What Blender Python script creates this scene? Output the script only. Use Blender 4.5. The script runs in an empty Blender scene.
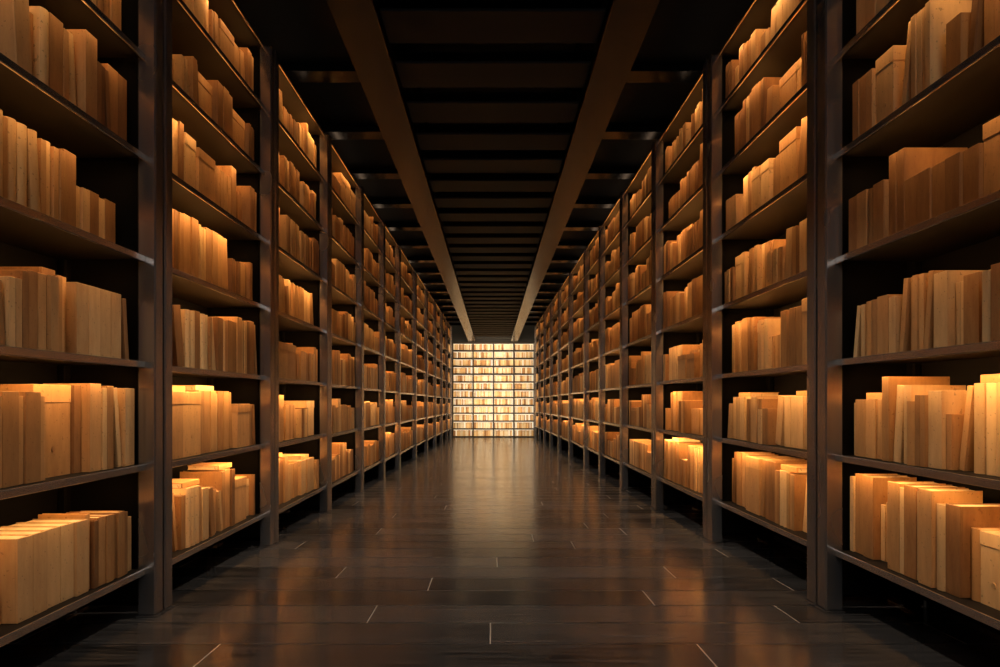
import bpy, bmesh, math, random
from mathutils import Matrix, Vector
random.seed(52)
scene=bpy.context.scene
COL=scene.collection
EYE=1.6
def floor_z(y): return EYE-1.455-0.0195*y
def splay(rel,y): return rel+0.014*(rel-1.125)/2.675*(y-6.0)

# ---------------------------------------------------------------- materials
def new_mat(name):
    m=bpy.data.materials.new(name); m.use_nodes=True
    nt=m.node_tree; b=nt.nodes['Principled BSDF']
    return m,nt,b
def N(nt,t,**k):
    n=nt.nodes.new(t)
    for a,v in k.items(): setattr(n,a,v)
    return n
def math_n(nt,op,a,b=None):
    n=N(nt,'ShaderNodeMath',operation=op)
    for i,v in enumerate((a,b)):
        if v is None: continue
        if isinstance(v,(int,float)): n.inputs[i].default_value=v
        else: nt.links.new(v,n.inputs[i])
    return n.outputs[0]
def metal(name,col,rough,metallic=0.85,spec=0.5,scale=1.2):
    m,nt,b=new_mat(name)
    tc=N(nt,'ShaderNodeTexCoord')
    nz=N(nt,'ShaderNodeTexNoise'); nz.inputs['Scale'].default_value=scale; nz.inputs['Detail'].default_value=1.5
    nt.links.new(tc.outputs['Object'],nz.inputs['Vector'])
    cr=N(nt,'ShaderNodeValToRGB'); cr.color_ramp.elements[0].position=0.25; cr.color_ramp.elements[1].position=0.8
    cr.color_ramp.elements[0].color=tuple(c*0.92 for c in col)+(1,); cr.color_ramp.elements[1].color=tuple(c*1.08 for c in col)+(1,)
    nt.links.new(nz.outputs['Fac'],cr.inputs[0]); nt.links.new(cr.outputs[0],b.inputs['Base Color'])
    r=N(nt,'ShaderNodeMapRange'); r.inputs['To Min'].default_value=rough-0.02; r.inputs['To Max'].default_value=rough+0.03
    nt.links.new(nz.outputs['Fac'],r.inputs['Value']); nt.links.new(r.outputs[0],b.inputs['Roughness'])
    b.inputs['Metallic'].default_value=metallic; b.inputs['Specular IOR Level'].default_value=spec
    return m
def paper(name,ca,cb,rough=0.6):
    m,nt,b=new_mat(name)
    tc=N(nt,'ShaderNodeTexCoord'); oi=N(nt,'ShaderNodeObjectInfo'); ge=N(nt,'ShaderNodeNewGeometry')
    mp=N(nt,'ShaderNodeMapping'); mp.inputs['Scale'].default_value=(8,8,1.9)
    nt.links.new(tc.outputs['Object'],mp.inputs[0])
    off=N(nt,'ShaderNodeVectorMath',operation='ADD'); nt.links.new(mp.outputs[0],off.inputs[0])
    sc=math_n(nt,'MULTIPLY',oi.outputs['Random'],37.0); cb3=N(nt,'ShaderNodeCombineXYZ')
    for i in range(3): nt.links.new(sc,cb3.inputs[i])
    nt.links.new(cb3.outputs[0],off.inputs[1])
    nz=N(nt,'ShaderNodeTexNoise'); nz.inputs['Scale'].default_value=2.0; nz.inputs['Detail'].default_value=9; nz.inputs['Roughness'].default_value=0.68
    nt.links.new(off.outputs[0],nz.inputs['Vector'])
    f=math_n(nt,'ADD',math_n(nt,'MULTIPLY',nz.outputs['Fac'],0.65),math_n(nt,'MULTIPLY',oi.outputs['Random'],0.40))
    f=math_n(nt,'ADD',f,math_n(nt,'MULTIPLY',ge.outputs['Random Per Island'],0.28))
    cr=N(nt,'ShaderNodeValToRGB'); cr.color_ramp.elements[0].position=0.35; cr.color_ramp.elements[1].position=1.0
    cr.color_ramp.elements[0].color=ca+(1,); cr.color_ramp.elements[1].color=cb+(1,)
    nt.links.new(f,cr.inputs[0])
    vo=N(nt,'ShaderNodeTexNoise'); vo.inputs['Scale'].default_value=38; vo.inputs['Detail'].default_value=4
    nt.links.new(tc.outputs['Object'],vo.inputs['Vector'])
    fl=math_n(nt,'MULTIPLY',math_n(nt,'GREATER_THAN',vo.outputs['Fac'],0.655),0.45)
    mx=N(nt,'ShaderNodeMix',data_type='RGBA'); nt.links.new(fl,mx.inputs[0]); nt.links.new(cr.outputs[0],mx.inputs[6]); mx.inputs[7].default_value=(0.14,0.055,0.015,1)
    nt.links.new(mx.outputs[2],b.inputs['Base Color'])
    b.inputs['Roughness'].default_value=rough
    bp=N(nt,'ShaderNodeBump'); bp.inputs['Strength'].default_value=0.14; bp.inputs['Distance'].default_value=0.01
    nt.links.new(nz.outputs['Fac'],bp.inputs['Height']); nt.links.new(bp.outputs[0],b.inputs['Normal'])
    return m
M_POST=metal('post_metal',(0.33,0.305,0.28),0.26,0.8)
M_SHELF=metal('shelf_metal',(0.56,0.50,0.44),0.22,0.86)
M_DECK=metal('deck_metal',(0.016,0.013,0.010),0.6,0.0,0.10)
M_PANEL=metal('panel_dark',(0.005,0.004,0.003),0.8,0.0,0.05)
M_BEAM=metal('beam_metal',(0.026,0.026,0.026),0.22,0.75)
M_SLAT=metal('slat_metal',(0.0095,0.0097,0.010),0.6,0.0,0.08)
M_WALL=metal('wall_dark',(0.02,0.017,0.014),0.8,0.0)
M_CEIL=metal('ceiling_dark',(0.006,0.006,0.006),0.7,0.0,0.2)
M_GRID=metal('grid_dark',(0.02,0.012,0.007),0.6,0.0,0.2)
M_KRAFT=paper('kraft_cover',(0.33,0.148,0.044),(0.71,0.395,0.145))
M_TAN=paper('tan_cover',(0.48,0.265,0.10),(0.87,0.58,0.265))
M_BROWN=paper('brown_cover',(0.18,0.073,0.021),(0.53,0.265,0.085))
M_PAGE=paper('page_edges',(0.60,0.41,0.20),(0.86,0.67,0.39),0.8)
M_CREAM=paper('cream_cover',(0.62,0.46,0.27),(0.95,0.83,0.62),0.7)
COVERS=[M_KRAFT,M_TAN,M_BROWN]

def floor_mat():
    m,nt,b=new_mat('dark_plank_floor')
    tc=N(nt,'ShaderNodeTexCoord'); sx=N(nt,'ShaderNodeSeparateXYZ'); nt.links.new(tc.outputs['Object'],sx.inputs[0])
    PW,PL=0.42,3.0
    v=math_n(nt,'DIVIDE',sx.outputs[1],PW); row=math_n(nt,'FLOOR',v); fv=math_n(nt,'FRACT',v)
    wn=N(nt,'ShaderNodeTexWhiteNoise',noise_dimensions='1D'); nt.links.new(row,wn.inputs['W'])
    u=math_n(nt,'ADD',math_n(nt,'DIVIDE',sx.outputs[0],PL),math_n(nt,'ADD',math_n(nt,'MULTIPLY',row,0.38),math_n(nt,'MULTIPLY',wn.outputs['Value'],0.3)))
    fu=math_n(nt,'FRACT',u); colr=math_n(nt,'FLOOR',u)
    cmb=N(nt,'ShaderNodeCombineXYZ'); nt.links.new(row,cmb.inputs[0]); nt.links.new(colr,cmb.inputs[1])
    w2=N(nt,'ShaderNodeTexWhiteNoise',noise_dimensions='2D'); nt.links.new(cmb.outputs[0],w2.inputs['Vector'])
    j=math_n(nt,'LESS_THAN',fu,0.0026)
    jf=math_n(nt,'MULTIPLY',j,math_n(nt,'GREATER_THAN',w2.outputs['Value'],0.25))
    fv2=math_n(nt,'ABSOLUTE',math_n(nt,'SUBTRACT',fv,0.5))
    seam=math_n(nt,'GREATER_THAN',fv2,0.488)
    mp=N(nt,'ShaderNodeMapping'); mp.inputs['Scale'].default_value=(0.9,18,1)
    nt.links.new(tc.outputs['Object'],mp.inputs[0])
    ad=N(nt,'ShaderNodeVectorMath',operation='ADD'); nt.links.new(mp.outputs[0],ad.inputs[0])
    cm2=N(nt,'ShaderNodeCombineXYZ'); nt.links.new(math_n(nt,'MULTIPLY',w2.outputs['Value'],50.0),cm2.inputs[0]); nt.links.new(cm2.outputs[0],ad.inputs[1])
    nz=N(nt,'ShaderNodeTexNoise'); nz.inputs['Scale'].default_value=1.6; nz.inputs['Detail'].default_value=10; nz.inputs['Roughness'].default_value=0.72; nz.inputs['Distortion'].default_value=0.4
    nt.links.new(ad.outputs[0],nz.inputs['Vector'])
    f=math_n(nt,'ADD',math_n(nt,'MULTIPLY',nz.outputs['Fac'],0.9),math_n(nt,'MULTIPLY',w2.outputs['Value'],0.14))
    cr=N(nt,'ShaderNodeValToRGB'); cr.color_ramp.elements[0].position=0.36; cr.color_ramp.elements[1].position=0.78
    cr.color_ramp.elements[0].color=(0.009,0.0085,0.0082,1); cr.color_ramp.elements[1].color=(0.19,0.167,0.148,1)
    nt.links.new(f,cr.inputs[0])
    sf=math_n(nt,'MULTIPLY',seam,0.85)
    m1=N(nt,'ShaderNodeMix',data_type='RGBA'); nt.links.new(sf,m1.inputs[0]); nt.links.new(cr.outputs[0],m1.inputs[6]); m1.inputs[7].default_value=(0.002,0.002,0.002,1)
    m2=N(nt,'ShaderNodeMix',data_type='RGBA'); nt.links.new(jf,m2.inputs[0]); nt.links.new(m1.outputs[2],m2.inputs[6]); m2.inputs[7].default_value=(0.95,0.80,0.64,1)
    nt.links.new(m2.outputs[2],b.inputs['Base Color'])
    rr=N(nt,'ShaderNodeMapRange'); rr.inputs['From Min'].default_value=0.3; rr.inputs['From Max'].default_value=0.8
    rr.inputs['To Min'].default_value=0.14; rr.inputs['To Max'].default_value=0.23
    nt.links.new(f,rr.inputs['Value'])
    rs=math_n(nt,'ADD',rr.outputs[0],math_n(nt,'MULTIPLY',seam,0.2)); nt.links.new(rs,b.inputs['Roughness'])
    b.inputs['Specular IOR Level'].default_value=1.0
    b.inputs['IOR'].default_value=1.8
    bp=N(nt,'ShaderNodeBump'); bp.inputs['Strength'].default_value=0.06; bp.inputs['Distance'].default_value=0.004
    h=math_n(nt,'SUBTRACT',nz.outputs['Fac'],math_n(nt,'MULTIPLY',seam,1.0))
    nt.links.new(h,bp.inputs['Height']); nt.links.new(bp.outputs[0],b.inputs['Normal'])
    return m
M_FLOOR=floor_mat()
def glow_mat():
    m,nt,b=new_mat('backlit_panel')
    tc=N(nt,'ShaderNodeTexCoord')
    nz=N(nt,'ShaderNodeTexNoise'); nz.inputs['Scale'].default_value=1.5
    nt.links.new(tc.outputs['Object'],nz.inputs['Vector'])
    cr=N(nt,'ShaderNodeValToRGB'); cr.color_ramp.elements[0].color=(1,0.76,0.50,1); cr.color_ramp.elements[1].color=(1,0.86,0.64,1)
    nt.links.new(nz.outputs['Fac'],cr.inputs[0]); nt.links.new(cr.outputs[0],b.inputs['Emission Color'])
    b.inputs['Emission Strength'].default_value=0.9; b.inputs['Base Color'].default_value=(0.5,0.36,0.2,1)
    return m
M_GLOW=glow_mat()

# ---------------------------------------------------------------- mesh helpers
def bm_box(bm,x0,x1,y0,y1,z0,z1,mi=0):
    vs=[bm.verts.new((x,y,z)) for x in (x0,x1) for y in (y0,y1) for z in (z0,z1)]
    for f in ((0,1,3,2),(4,6,7,5),(0,4,5,1),(2,3,7,6),(0,2,6,4),(1,5,7,3)):
        fc=bm.faces.new([vs[i] for i in f]); fc.material_index=mi
def finish(bm,name,mats,bevel=0):
    bmesh.ops.recalc_face_normals(bm,faces=bm.faces)
    if bevel:
        bmesh.ops.bevel(bm,geom=list(bm.edges),offset=bevel,segments=1,affect='EDGES',clamp_overlap=True)
    me=bpy.data.meshes.new(name); bm.to_mesh(me); bm.free()
    for m in mats: me.materials.append(m)
    return me
def box_mesh(name,boxes,mat,bevel=0):
    bm=bmesh.new()
    for b in boxes: bm_box(bm,*b)
    return finish(bm,name,mat if isinstance(mat,list) else [mat],bevel)
def add(name,me,loc=(0,0,0),parent=None,**props):
    o=bpy.data.objects.new(name,me); COL.objects.link(o); o.location=loc
    if parent: o.parent=parent
    for k,v in props.items(): o[k]=v
    return o

# ---------------------------------------------------------------- shell
WL,WR=2.40,2.42
YE=39.6; YB=-5.0
XL,XR=-(WL+0.82),(WR+0.82)
CZ=EYE+4.75
bm=bmesh.new()
vs=[bm.verts.new(p) for p in ((XL,YB,floor_z(YB)),(XR,YB,floor_z(YB)),(XR,YE+0.6,floor_z(YE+0.6)),(XL,YE+0.6,floor_z(YE+0.6)))]
lo=[bm.verts.new((v.co.x,v.co.y,v.co.z-0.1)) for v in vs]
bm.faces.new(vs); bm.faces.new(lo[::-1])
for i in range(4): bm.faces.new((vs[i],lo[i],lo[(i+1)%4],vs[(i+1)%4]))
add('floor',finish(bm,'floor',[M_FLOOR]),kind='structure')
add('ceiling',box_mesh('ceiling',[(XL,XR,YB,YE+0.6,EYE+4.5,CZ)],M_CEIL),kind='structure')
add('wall_left',box_mesh('wall_left',[(XL-0.1,XL,YB,YE+0.6,-0.9,CZ)],M_WALL),kind='structure')
add('wall_right',box_mesh('wall_right',[(XR,XR+0.1,YB,YE+0.6,-0.9,CZ)],M_WALL),kind='structure')
add('wall_back',box_mesh('wall_back',[(XL,XR,YE+0.6,YE+0.7,-0.9,CZ)],M_WALL),kind='structure')
add('wall_front',box_mesh('wall_front',[(XL,XR,YB-0.1,YB,-0.9,CZ)],M_WALL),kind='structure')

# ---------------------------------------------------------------- ceiling beams
BZ=EYE+3.45
for sx in (-1,1):
    xc=sx*1.245
    me=box_mesh('ceiling_beam',[(xc-0.20,xc+0.20,0.5,YE+0.58,BZ,BZ+0.03),(xc-0.17,xc+0.17,0.5,YE+0.58,BZ+0.03,EYE+4.46),
        (xc-0.20,xc+0.20,0.5,YE+0.58,EYE+4.46,EYE+4.498)],M_BEAM,0.008)
    add('ceiling_beam',me,category='beam',group='long ceiling beams',label='long deep dark steel beam running beneath the ceiling')
slat=box_mesh('ceiling_slat',[(-1.04,1.04,-0.28,0.28,0,0.03),(-1.04,1.04,-0.025,0.025,0.03,0.2),(-1.04,1.04,-0.1,0.1,0.2,0.22)],M_SLAT,0.006)
y=2.6
while y<YE:
    add('ceiling_slat',slat,(0,y,BZ+0.12),category='beam',group='crosswise ceiling slats',label='dark metal crosspiece spanning between two ceiling beams')
    y+=0.95
for sx in (-1,1):
    xa,xb=sorted((sx*1.452,sx*3.21))
    jo=box_mesh('ceiling_joist',[(xa,xb,-0.16,0.16,0,0.02),(xa,xb,-0.05,0.05,0.02,0.138)],M_BEAM,0.003)
    y=3.0
    while y<YE:
        add('ceiling_joist',jo,(0,y,EYE+4.36),category='beam',group='crosswise ceiling joists',label='dark steel joist between a long beam and the wall')
        y+=2.0

# ---------------------------------------------------------------- books
def book_meshes(k,t,h,d,mat,rounded):
    bm=bmesh.new(); b=0.006
    bm_box(bm,0.012,d,-t/2,-t/2+b,0,h); bm_box(bm,0.012,d,t/2-b,t/2,0,h)
    if rounded:
        n=6; pts=[]
        for i in range(n+1):
            a=-1+2*i/n; pts.append((0.012-0.014*math.cos(a*math.pi/2)**0.8 if abs(a)<1 else 0.012, a*t/2))
        inner=[(0.02,t/2-0.001),(0.02,-t/2+0.001)]
        ring=pts+inner
        lo=[bm.verts.new((p[0],p[1],0)) for p in ring]; hi=[bm.verts.new((p[0],p[1],h)) for p in ring]
        bm.faces.new(lo); bm.faces.new(hi[::-1])
        for i in range(len(ring)):
            j=(i+1)%len(ring); bm.faces.new((lo[i],hi[i],hi[j],lo[j]))
        cm=finish(bm,'book_cover',[mat])
    else:
        bm_box(bm,0,0.012,-t/2,t/2,0,h)
        cm=finish(bm,'book_cover',[mat],0.0018)
    pm=box_mesh('page_block',[(0.0205,d-0.008,-t/2+b+0.0004,t/2-b-0.0004,0.006,h-0.006)],M_PAGE)
    return ('book',cm,'page_block',pm,t,h,d)
def box_meshes(k,t,h,d,mat):
    lz=h*0.80
    bm=bmesh.new(); bm_box(bm,0.004,d-0.004,-t/2+0.004,t/2-0.004,0,lz+0.001)
    n=12; r=0.016; zc=h*0.3
    o1=[];o2=[];o3=[]
    for i in range(n):
        a=2*math.pi*i/n
        o1.append(bm.verts.new((0.0039,r*math.cos(a),zc+r*math.sin(a))))
        o2.append(bm.verts.new((0.0005,r*math.cos(a),zc+r*math.sin(a))))
        o3.append(bm.verts.new((0.0005,0.7*r*math.cos(a),zc+0.7*r*math.sin(a))))
    for i in range(n):
        j=(i+1)%n; bm.faces.new((o1[i],o1[j],o2[j],o2[i])); bm.faces.new((o2[i],o2[j],o3[j],o3[i]))
    cm=finish(bm,'archive_box',[mat])
    lm=box_mesh('box_lid',[(0,d,-t/2,t/2,lz+0.002,h)],mat,0.003)
    return ('archive_box',cm,'box_lid',lm,t,h,d)
SER=[]
for hi,h in enumerate((0.32,0.38,0.43,0.48,0.54)):
    ser=[]
    for ti,t in enumerate((0.045,0.075,0.12)):
        mat=COVERS[(hi+ti)%3]
        ser.append(book_meshes(0,t,h+0.012*ti,0.30+0.05*((hi+ti)%3),mat,hi in (1,3) and ti==1))
    ser.append(box_meshes(0,0.20 if hi%2 else 0.34,h+0.01,0.42,COVERS[hi%2]))
    SER.append(ser)

def fill(ya,yb,hmax):
    out=[]; cur=ya; run=0; prevh=0
    while True:
        if run<=0:
            si=random.choices(range(5),(2,3,5,5,4))[0]; run=random.randint(1,7); jx=random.uniform(-0.05,0.05)
            fav=random.choices(range(4),(3,3,3,2.6))[0]
            if fav==3: run=random.randint(1,2)
        ser=SER[si]; v=ser[fav] if random.random()<0.65 else random.choice(ser[:3])
        if cur+v[4]>yb: v=ser[0]
        t,h=v[4],v[5]
        a=0
        if run==1 and v[0]=='book' and prevh>=h-0.03 and random.random()<0.4: a=math.radians(random.uniform(4,9))
        if h>hmax: run=0; continue
        if a:
            yc=cur+h*math.sin(a)+t/2*math.cos(a)+0.003; end=yc+t/2*math.cos(a)
        else:
            yc=cur+t/2; end=cur+t
        if end>yb: break
        out.append((v,yc,a,jx+random.uniform(-0.012,0.012)))
        cur=end+random.uniform(0.001,0.004)
        if run==1 and random.random()<0.05: cur+=random.uniform(0.03,0.10)
        run-=1; prevh=h if not a else 0
    return out
def placement_matrix(side,W,v,yc,a,dx,z,rec):
    x=side*(W+rec+dx)
    R=Matrix.Rotation(a,4,'X')@ (Matrix.Rotation(math.pi,4,'Z') if side<0 else Matrix.Identity(4))
    return Matrix.Translation((x,yc,z+0.0015+abs(v[4]/2*math.sin(a))))@R
def lying(pl,gap):
    out=[]; k=0
    while k<len(pl):
        v0,y0,a0,_=pl[k]; m=k; hs=[v0[5]]
        if a0: k+=1; continue
        while m+1<len(pl) and not pl[m+1][2] and max(hs+[pl[m+1][0][5]])-min(hs+[pl[m+1][0][5]])<0.013:
            m+=1; hs.append(pl[m][0][5])
        ys=y0-v0[4]/2; ye=pl[m][1]+pl[m][0][4]/2; z=max(hs)
        v=SER[random.choice((0,0,1))][0]
        if ye-ys>v[5]*0.8 and z+v[4]<gap-0.08:
            out.append((v,ys+max(0,(ye-ys-v[5])*random.random()),z,pl[k][3]+random.uniform(0,0.03)))
        k=m+1
    return out
BOOKLAB={('book',0):'thick blank kraft-paper hardback standing on a metal shelf',
 ('book',1):'pale tan blank hardback standing upright on a metal shelf',
 ('book',2):'brown blank hardback standing upright on a metal shelf',
 ('archive_box',0):'kraft cardboard archive box with lid on a metal shelf',
 ('archive_box',1):'pale tan cardboard archive box with lid on a metal shelf'}
stuff_v=[];stuff_f=[];stuff_m=[]
MI={M_KRAFT.name:0,M_TAN.name:1,M_BROWN.name:2,M_PAGE.name:3,M_CREAM.name:4}
def stuff_box(M,x0,x1,y0,y1,z0,z1,mi):
    n=len(stuff_v)
    for x in (x0,x1):
        for y in (y0,y1):
            for z in (z0,z1): stuff_v.append(tuple(M@Vector((x,y,z))))
    for f in ((0,1,3,2),(4,6,7,5),(0,4,5,1),(2,3,7,6),(0,2,6,4),(1,5,7,3)):
        stuff_f.append(tuple(n+i for i in f)); stuff_m.append(mi)
def stuff_book(M,v,mi=None):
    t,h,d=v[4:7]
    if mi is None: mi=MI[v[1].materials[0].name]
    if v[0]=='book':
        n=len(stuff_v); b=0.006
        prof=[(0,-t/2),(d,-t/2),(d,-t/2+b),(0.014,-t/2+b),(0.014,t/2-b),(d,t/2-b),(d,t/2),(0,t/2)]
        for z in (0,h):
            for p in prof: stuff_v.append(tuple(M@Vector((p[0],p[1],z))))
        k=8
        for i in range(k):
            j=(i+1)%k; stuff_f.append((n+i,n+j,n+k+j,n+k+i)); stuff_m.append(mi)
        for z in (0,k):
            q=[(0,1,2,3),(0,3,4,7),(4,5,6,7)]
            for s in q:
                f=tuple(n+z+i for i in s); stuff_f.append(f if z else f[::-1]); stuff_m.append(mi)
        stuff_box(M,0.0145,d-0.008,-t/2+b,t/2-b,0.006,h-0.006,3)
    else:
        stuff_box(M,0.004,d-0.004,-t/2+0.004,t/2-0.004,0,h*0.8,mi)
        stuff_box(M,0,d,-t/2,t/2,h*0.8,h,mi)
def put_book(M,v,a):
    mi=MI[v[1].materials[0].name]
    lab=BOOKLAB[(v[0],mi)]
    if a=='flat': lab={0:'blank kraft-paper hardback lying flat on upright books',1:'pale tan blank hardback lying flat on upright books',2:'brown blank hardback lying flat on upright books'}[mi]
    elif a: lab=lab.replace('standing upright','leaning').replace('standing','leaning').replace('on a metal','against its neighbour on a metal')
    o=bpy.data.objects.new(v[0],v[1]); COL.objects.link(o); o.matrix_world=M
    o['label']=lab; o['category']='book' if v[0]=='book' else 'box'
    o['group']='books on the shelves' if v[0]=='book' else 'archive boxes on the shelves'
    c=bpy.data.objects.new(v[2],v[3]); COL.objects.link(c); c.parent=o

# ---------------------------------------------------------------- shelving rows
LEV={-1:[-1.23,-0.48,0.26,1.02,1.75,2.47,3.18],1:[-1.12,-0.42,0.28,1.03,1.80,2.52,3.22]}
CAP=3.84; DEP=0.70
def strip_light(x,y,z,L,side,power,tilt=42,col=(1,0.54,0.205)):
    ld=bpy.data.lights.new('shelf_strip_light','AREA'); ld.shape='RECTANGLE'; ld.size=0.02; ld.size_y=L
    ld.energy=power; ld.color=col; ld.spread=math.radians(125)
    o=bpy.data.objects.new('shelf_strip_light',ld); COL.objects.link(o); o.location=(x,y,z)
    t=math.radians(tilt)
    zax=Vector((-side*math.cos(t),0,math.sin(t)))
    yax=Vector((0,1,0)); xax=yax.cross(zax)
    o.rotation_euler=Matrix((xax,yax,zax)).transposed().to_euler()
    return o
LP=[15.5,15.5,14,11.5,9,8,7.5]
CAND=[]
def build_row(side,W,z0,B0,nb,pw0,B2):
    s=side
    def X(a,b): return (min(s*(W+a),s*(W+b)),max(s*(W+a),s*(W+b)))
    ycur=z0+pw0-B0
    for i in range(nb):
        near=i<3
        B=B0 if i<6 else B2
        gp=0.016 if near else 0.004
        pw=pw0-0.016 if near else 0.10
        lip=0.07 if i<2 else (0.045 if i<4 else 0.035)
        rec=lip+0.11 if near else lip+0.075
        y0=ycur+gp; y1=ycur+B-gp; ym=(y0+y1)/2; ycur+=B
        lv=[EYE+splay(r,ym) for r in LEV[side]]; top=EYE+splay(CAP,ym)
        e=bpy.data.objects.new('shelving_unit',None); COL.objects.link(e); e.location=(s*(W+0.3),ym,floor_z(ym))
        e['label']='tall dark metal open shelving unit filled with books and boxes'; e['category']='shelf'; e['group']='shelving units along the aisle'
        ox,oy,oz=e.location
        def part(name,boxes,mat,bev=0.003):
            bb=[(b[0]-ox,b[1]-ox,b[2]-oy,b[3]-oy,b[4]-oz,b[5]-oz)+tuple(b[6:]) for b in boxes]
            return add(name,box_mesh(name,bb,mat,bev),(0,0,0),e)
        for py in (y0,y1-pw):
            for (a,b_) in ((0,0.13),(DEP-0.06,DEP)):
                xa=X(a,b_); fz=floor_z(py)+0.002
                boxes=[(xa[0],xa[1],py,py+pw,fz+0.012,top)]
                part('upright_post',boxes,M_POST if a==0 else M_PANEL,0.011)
                xp=X(a-0.012,b_+0.012) if a==0 else X(a-0.012,b_+0.006)
                part('foot_plate',[(xp[0],xp[1],py-0.002,py+pw+0.003,fz-0.001,fz+0.012)],M_POST,0.002)
        xa=X(0.155,DEP-0.062)
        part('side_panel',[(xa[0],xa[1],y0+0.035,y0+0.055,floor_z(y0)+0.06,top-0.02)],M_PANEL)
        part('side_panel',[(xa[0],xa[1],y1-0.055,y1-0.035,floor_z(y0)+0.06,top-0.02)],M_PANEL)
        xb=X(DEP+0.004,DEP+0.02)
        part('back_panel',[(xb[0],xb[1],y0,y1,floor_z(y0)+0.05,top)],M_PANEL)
        q=pw+0.001
        for j,z in enumerate(lv+[top]):
            xd=X(lip+0.0185,DEP-0.001); xl=X(lip,lip+0.018)
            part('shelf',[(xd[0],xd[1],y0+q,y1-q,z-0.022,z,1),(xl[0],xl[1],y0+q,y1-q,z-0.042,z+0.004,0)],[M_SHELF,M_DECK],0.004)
        for j,z in enumerate(lv):
            nz=(lv+[top])[j+1]; gap=nz-z
            pl=fill(y0+pw+0.006+random.uniform(0,0.008),y1-pw-random.choice((0.004,0.006,0.02,0.05)),min(gap-0.1,0.57))
            items=[(v,yc,a,placement_matrix(side,W,v,yc,a,dx if near else dx*0.5,z,rec)) for (v,yc,a,dx) in pl]
            if near and j<3 and random.random()<(0.95 if j==0 else 0.4):
                for (v,ys,hh,dx) in lying(pl,gap)[:2]:
                    R=Matrix.Rotation(-math.pi/2,4,'X')@(Matrix.Rotation(math.pi,4,'Z') if side<0 else Matrix.Identity(4))
                    items.append((v,ys+v[5]/2,'flat',Matrix.Translation((side*(W+rec+dx+0.02),ys,z+hh+v[4]/2+0.003))@R))
            for (v,yc,a,M) in items:
                if i<=1:
                    vis = 667*(W+rec)/yc < (493 if side<0 else 507)+8 and 667*(z-EYE+v[5]*0.1)/yc < 400 and (i==0 or yc>5.25)
                    score=(v[4]*v[5]/yc**3) if vis else -1
                    if a=='flat' and vis: score*=3
                    CAND.append((score,M,v,a))
                else: stuff_book(M,v)
            P=LP[min(j,6)]*random.uniform(0.5,1.55)*B/2.5
            if i==0: P*=0.55
            if i>=2: P*=1.35
            L=B-2*pw-0.16
            strip_light(s*(W+lip+0.03),ym,nz-0.032,L,side,P)
build_row(-1,WL,4.74,2.48,12,0.13,3.62)
build_row(1,WR,4.85,2.55,12,0.15,3.55)
nb_=0
for sc,M,v,a in sorted(CAND,key=lambda c:-c[0]):
    if sc>0 and (v[0]!='book' or nb_<298):
        put_book(M,v,a); nb_+= v[0]=='book'
    else: stuff_book(M,v)
print('individual books',nb_,len(CAND))

# ---------------------------------------------------------------- end bookcase
bx0,bx1=-2.40,2.46; fb=floor_z(YE); tb=EYE+3.44
e=bpy.data.objects.new('bookcase',None); COL.objects.link(e); e.location=((bx0+bx1)/2,YE+0.25,fb)
e['label']='brightly backlit wall-wide bookcase grid packed with pale books'; e['category']='bookcase'
def epart(name,b,mat):
    ox,oy,oz=e.location
    return add(name,box_mesh(name,[(b[0]-ox,b[1]-ox,b[2]-oy,b[3]-oy,b[4]-oz,b[5]-oz)],mat,0.004),(0,0,0),e)
rows=12; cols=4; rh=(tb-fb-0.08)/rows; cw=(bx1-bx0)/cols
for c in range(cols+1):
    xc=bx0+c*cw; epart('divider',(xc-0.035,xc+0.035,YE-0.05,YE+0.42,fb+0.002,tb),M_GRID)
for r in range(rows+1):
    z=fb+0.08+r*rh
    for c in range(cols):
        epart('shelf',(bx0+c*cw+0.036,bx0+(c+1)*cw-0.036,YE-0.04,YE+0.42,z-0.075,z),M_GRID)
epart('light_panel',(bx0,bx1,YE+0.43,YE+0.46,fb+0.002,tb),M_GLOW)
for r in range(rows):
    z=fb+0.08+r*rh+0.002
    for c in range(cols):
        xa=bx0+c*cw+0.04; xb=bx0+(c+1)*cw-0.04; cur=xa
        while True:
            v=random.choice(SER[0][:3])
            if cur+v[4]>xb: break
            M=Matrix.Translation((cur+v[4]/2,YE+0.05+random.uniform(0,0.05),z))@Matrix.Rotation(math.pi/2,4,'Z')
            stuff_book(M,v,random.choice((0,2,1,1,4,4,4,3))); cur+=v[4]+0.006
            if random.random()<0.10: cur+=random.uniform(0.03,0.10)
me=bpy.data.meshes.new('book_stock'); me.from_pydata(stuff_v,[],stuff_f)
for m in (M_KRAFT,M_TAN,M_BROWN,M_PAGE,M_CREAM): me.materials.append(m)
me.polygons.foreach_set('material_index',stuff_m); me.update()
add('book',me,(0,0,0),kind='stuff',category='book',label='rows of small tan and brown books filling distant shelves')

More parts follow.
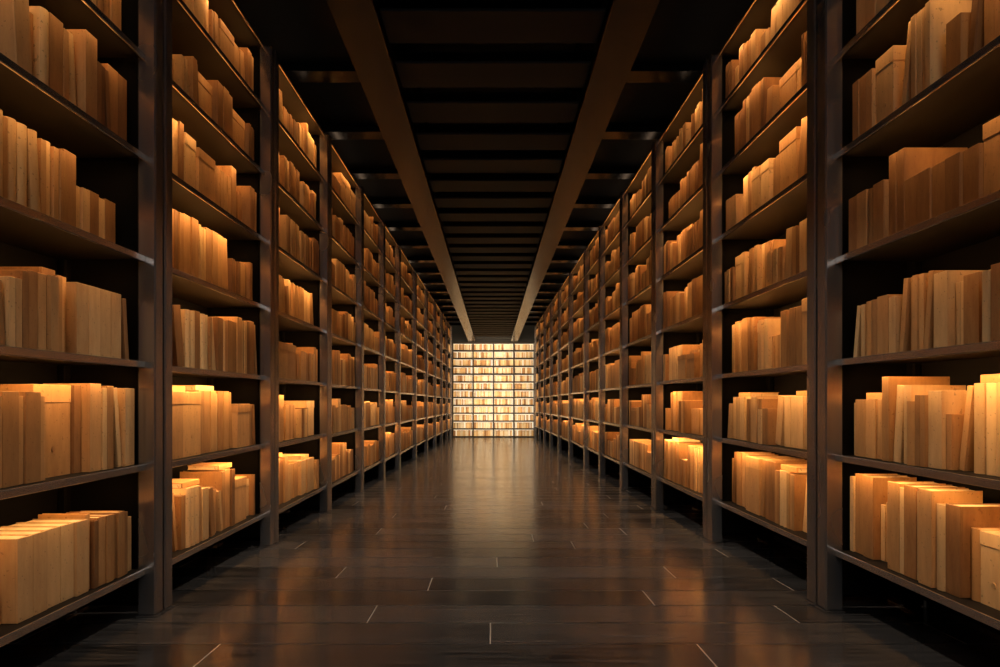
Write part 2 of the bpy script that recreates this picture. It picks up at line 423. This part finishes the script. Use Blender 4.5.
# ---------------------------------------------------------------- added fill lights
def area(name,loc,rot,sx,sy,energy,col):
    ld=bpy.data.lights.new(name,'AREA'); ld.shape='RECTANGLE'; ld.size=sx; ld.size_y=sy; ld.energy=energy; ld.color=col
    o=bpy.data.objects.new(name,ld); COL.objects.link(o); o.location=loc; o.rotation_euler=rot
    return o
for z,e_ in ((EYE+3.2,115),(EYE+1.0,80),(EYE-0.9,105)):
    area('bookcase_fill',(0.03,YE-2.0,z),(math.radians(90),0,0),3.8,0.2,e_,(1,0.81,0.56))  # added fill facing the end bookcase to brighten its books, no fixture there
area('camera_side_fill',(0,-3.5,EYE+2.6),(math.radians(78),0,0),3.6,0.8,65,(0.93,0.95,1.0))  # unseen fill added behind the camera for near posts and shelf lips
for s,W in ((-1,WL),(1,WR)):
    for k in range(4):
        yc=6+k*9.0
        area('ceiling_fill',(s*(W+0.35),yc,EYE+splay(CAP,yc+4.4)+0.02),(math.pi,0,0),0.05,7.5,2.0,(1,0.66,0.42))  # hidden fill added above the units to lift the dark ceiling
for k in range(7):
    ld=bpy.data.lights.new('aisle_fill','SPOT'); ld.energy=230; ld.color=(1,0.89,0.78); ld.spot_size=math.radians(100); ld.spot_blend=0.5; ld.shadow_soft_size=0.02  # unseen spots added over the aisle to brighten post faces
    o=bpy.data.objects.new('aisle_fill',ld); COL.objects.link(o); o.location=(0,5.0+k*4.8,BZ+0.06)

w=bpy.data.worlds.new('world'); scene.world=w; w.use_nodes=True
w.node_tree.nodes['Background'].inputs[0].default_value=(0.02,0.022,0.03,1); w.node_tree.nodes['Background'].inputs[1].default_value=0.3
try: scene.view_settings.view_transform='Standard'
except Exception as ex: print(ex)

cd=bpy.data.cameras.new('camera'); cam=bpy.data.objects.new('camera',cd); COL.objects.link(cam)
cd.sensor_width=36; cd.lens=24.0; cd.shift_x=0.007; cd.shift_y=0.0665; cd.clip_start=0.05
cam.location=(0,0,EYE); cam.rotation_euler=(math.radians(90),0,0)
scene.camera=cam
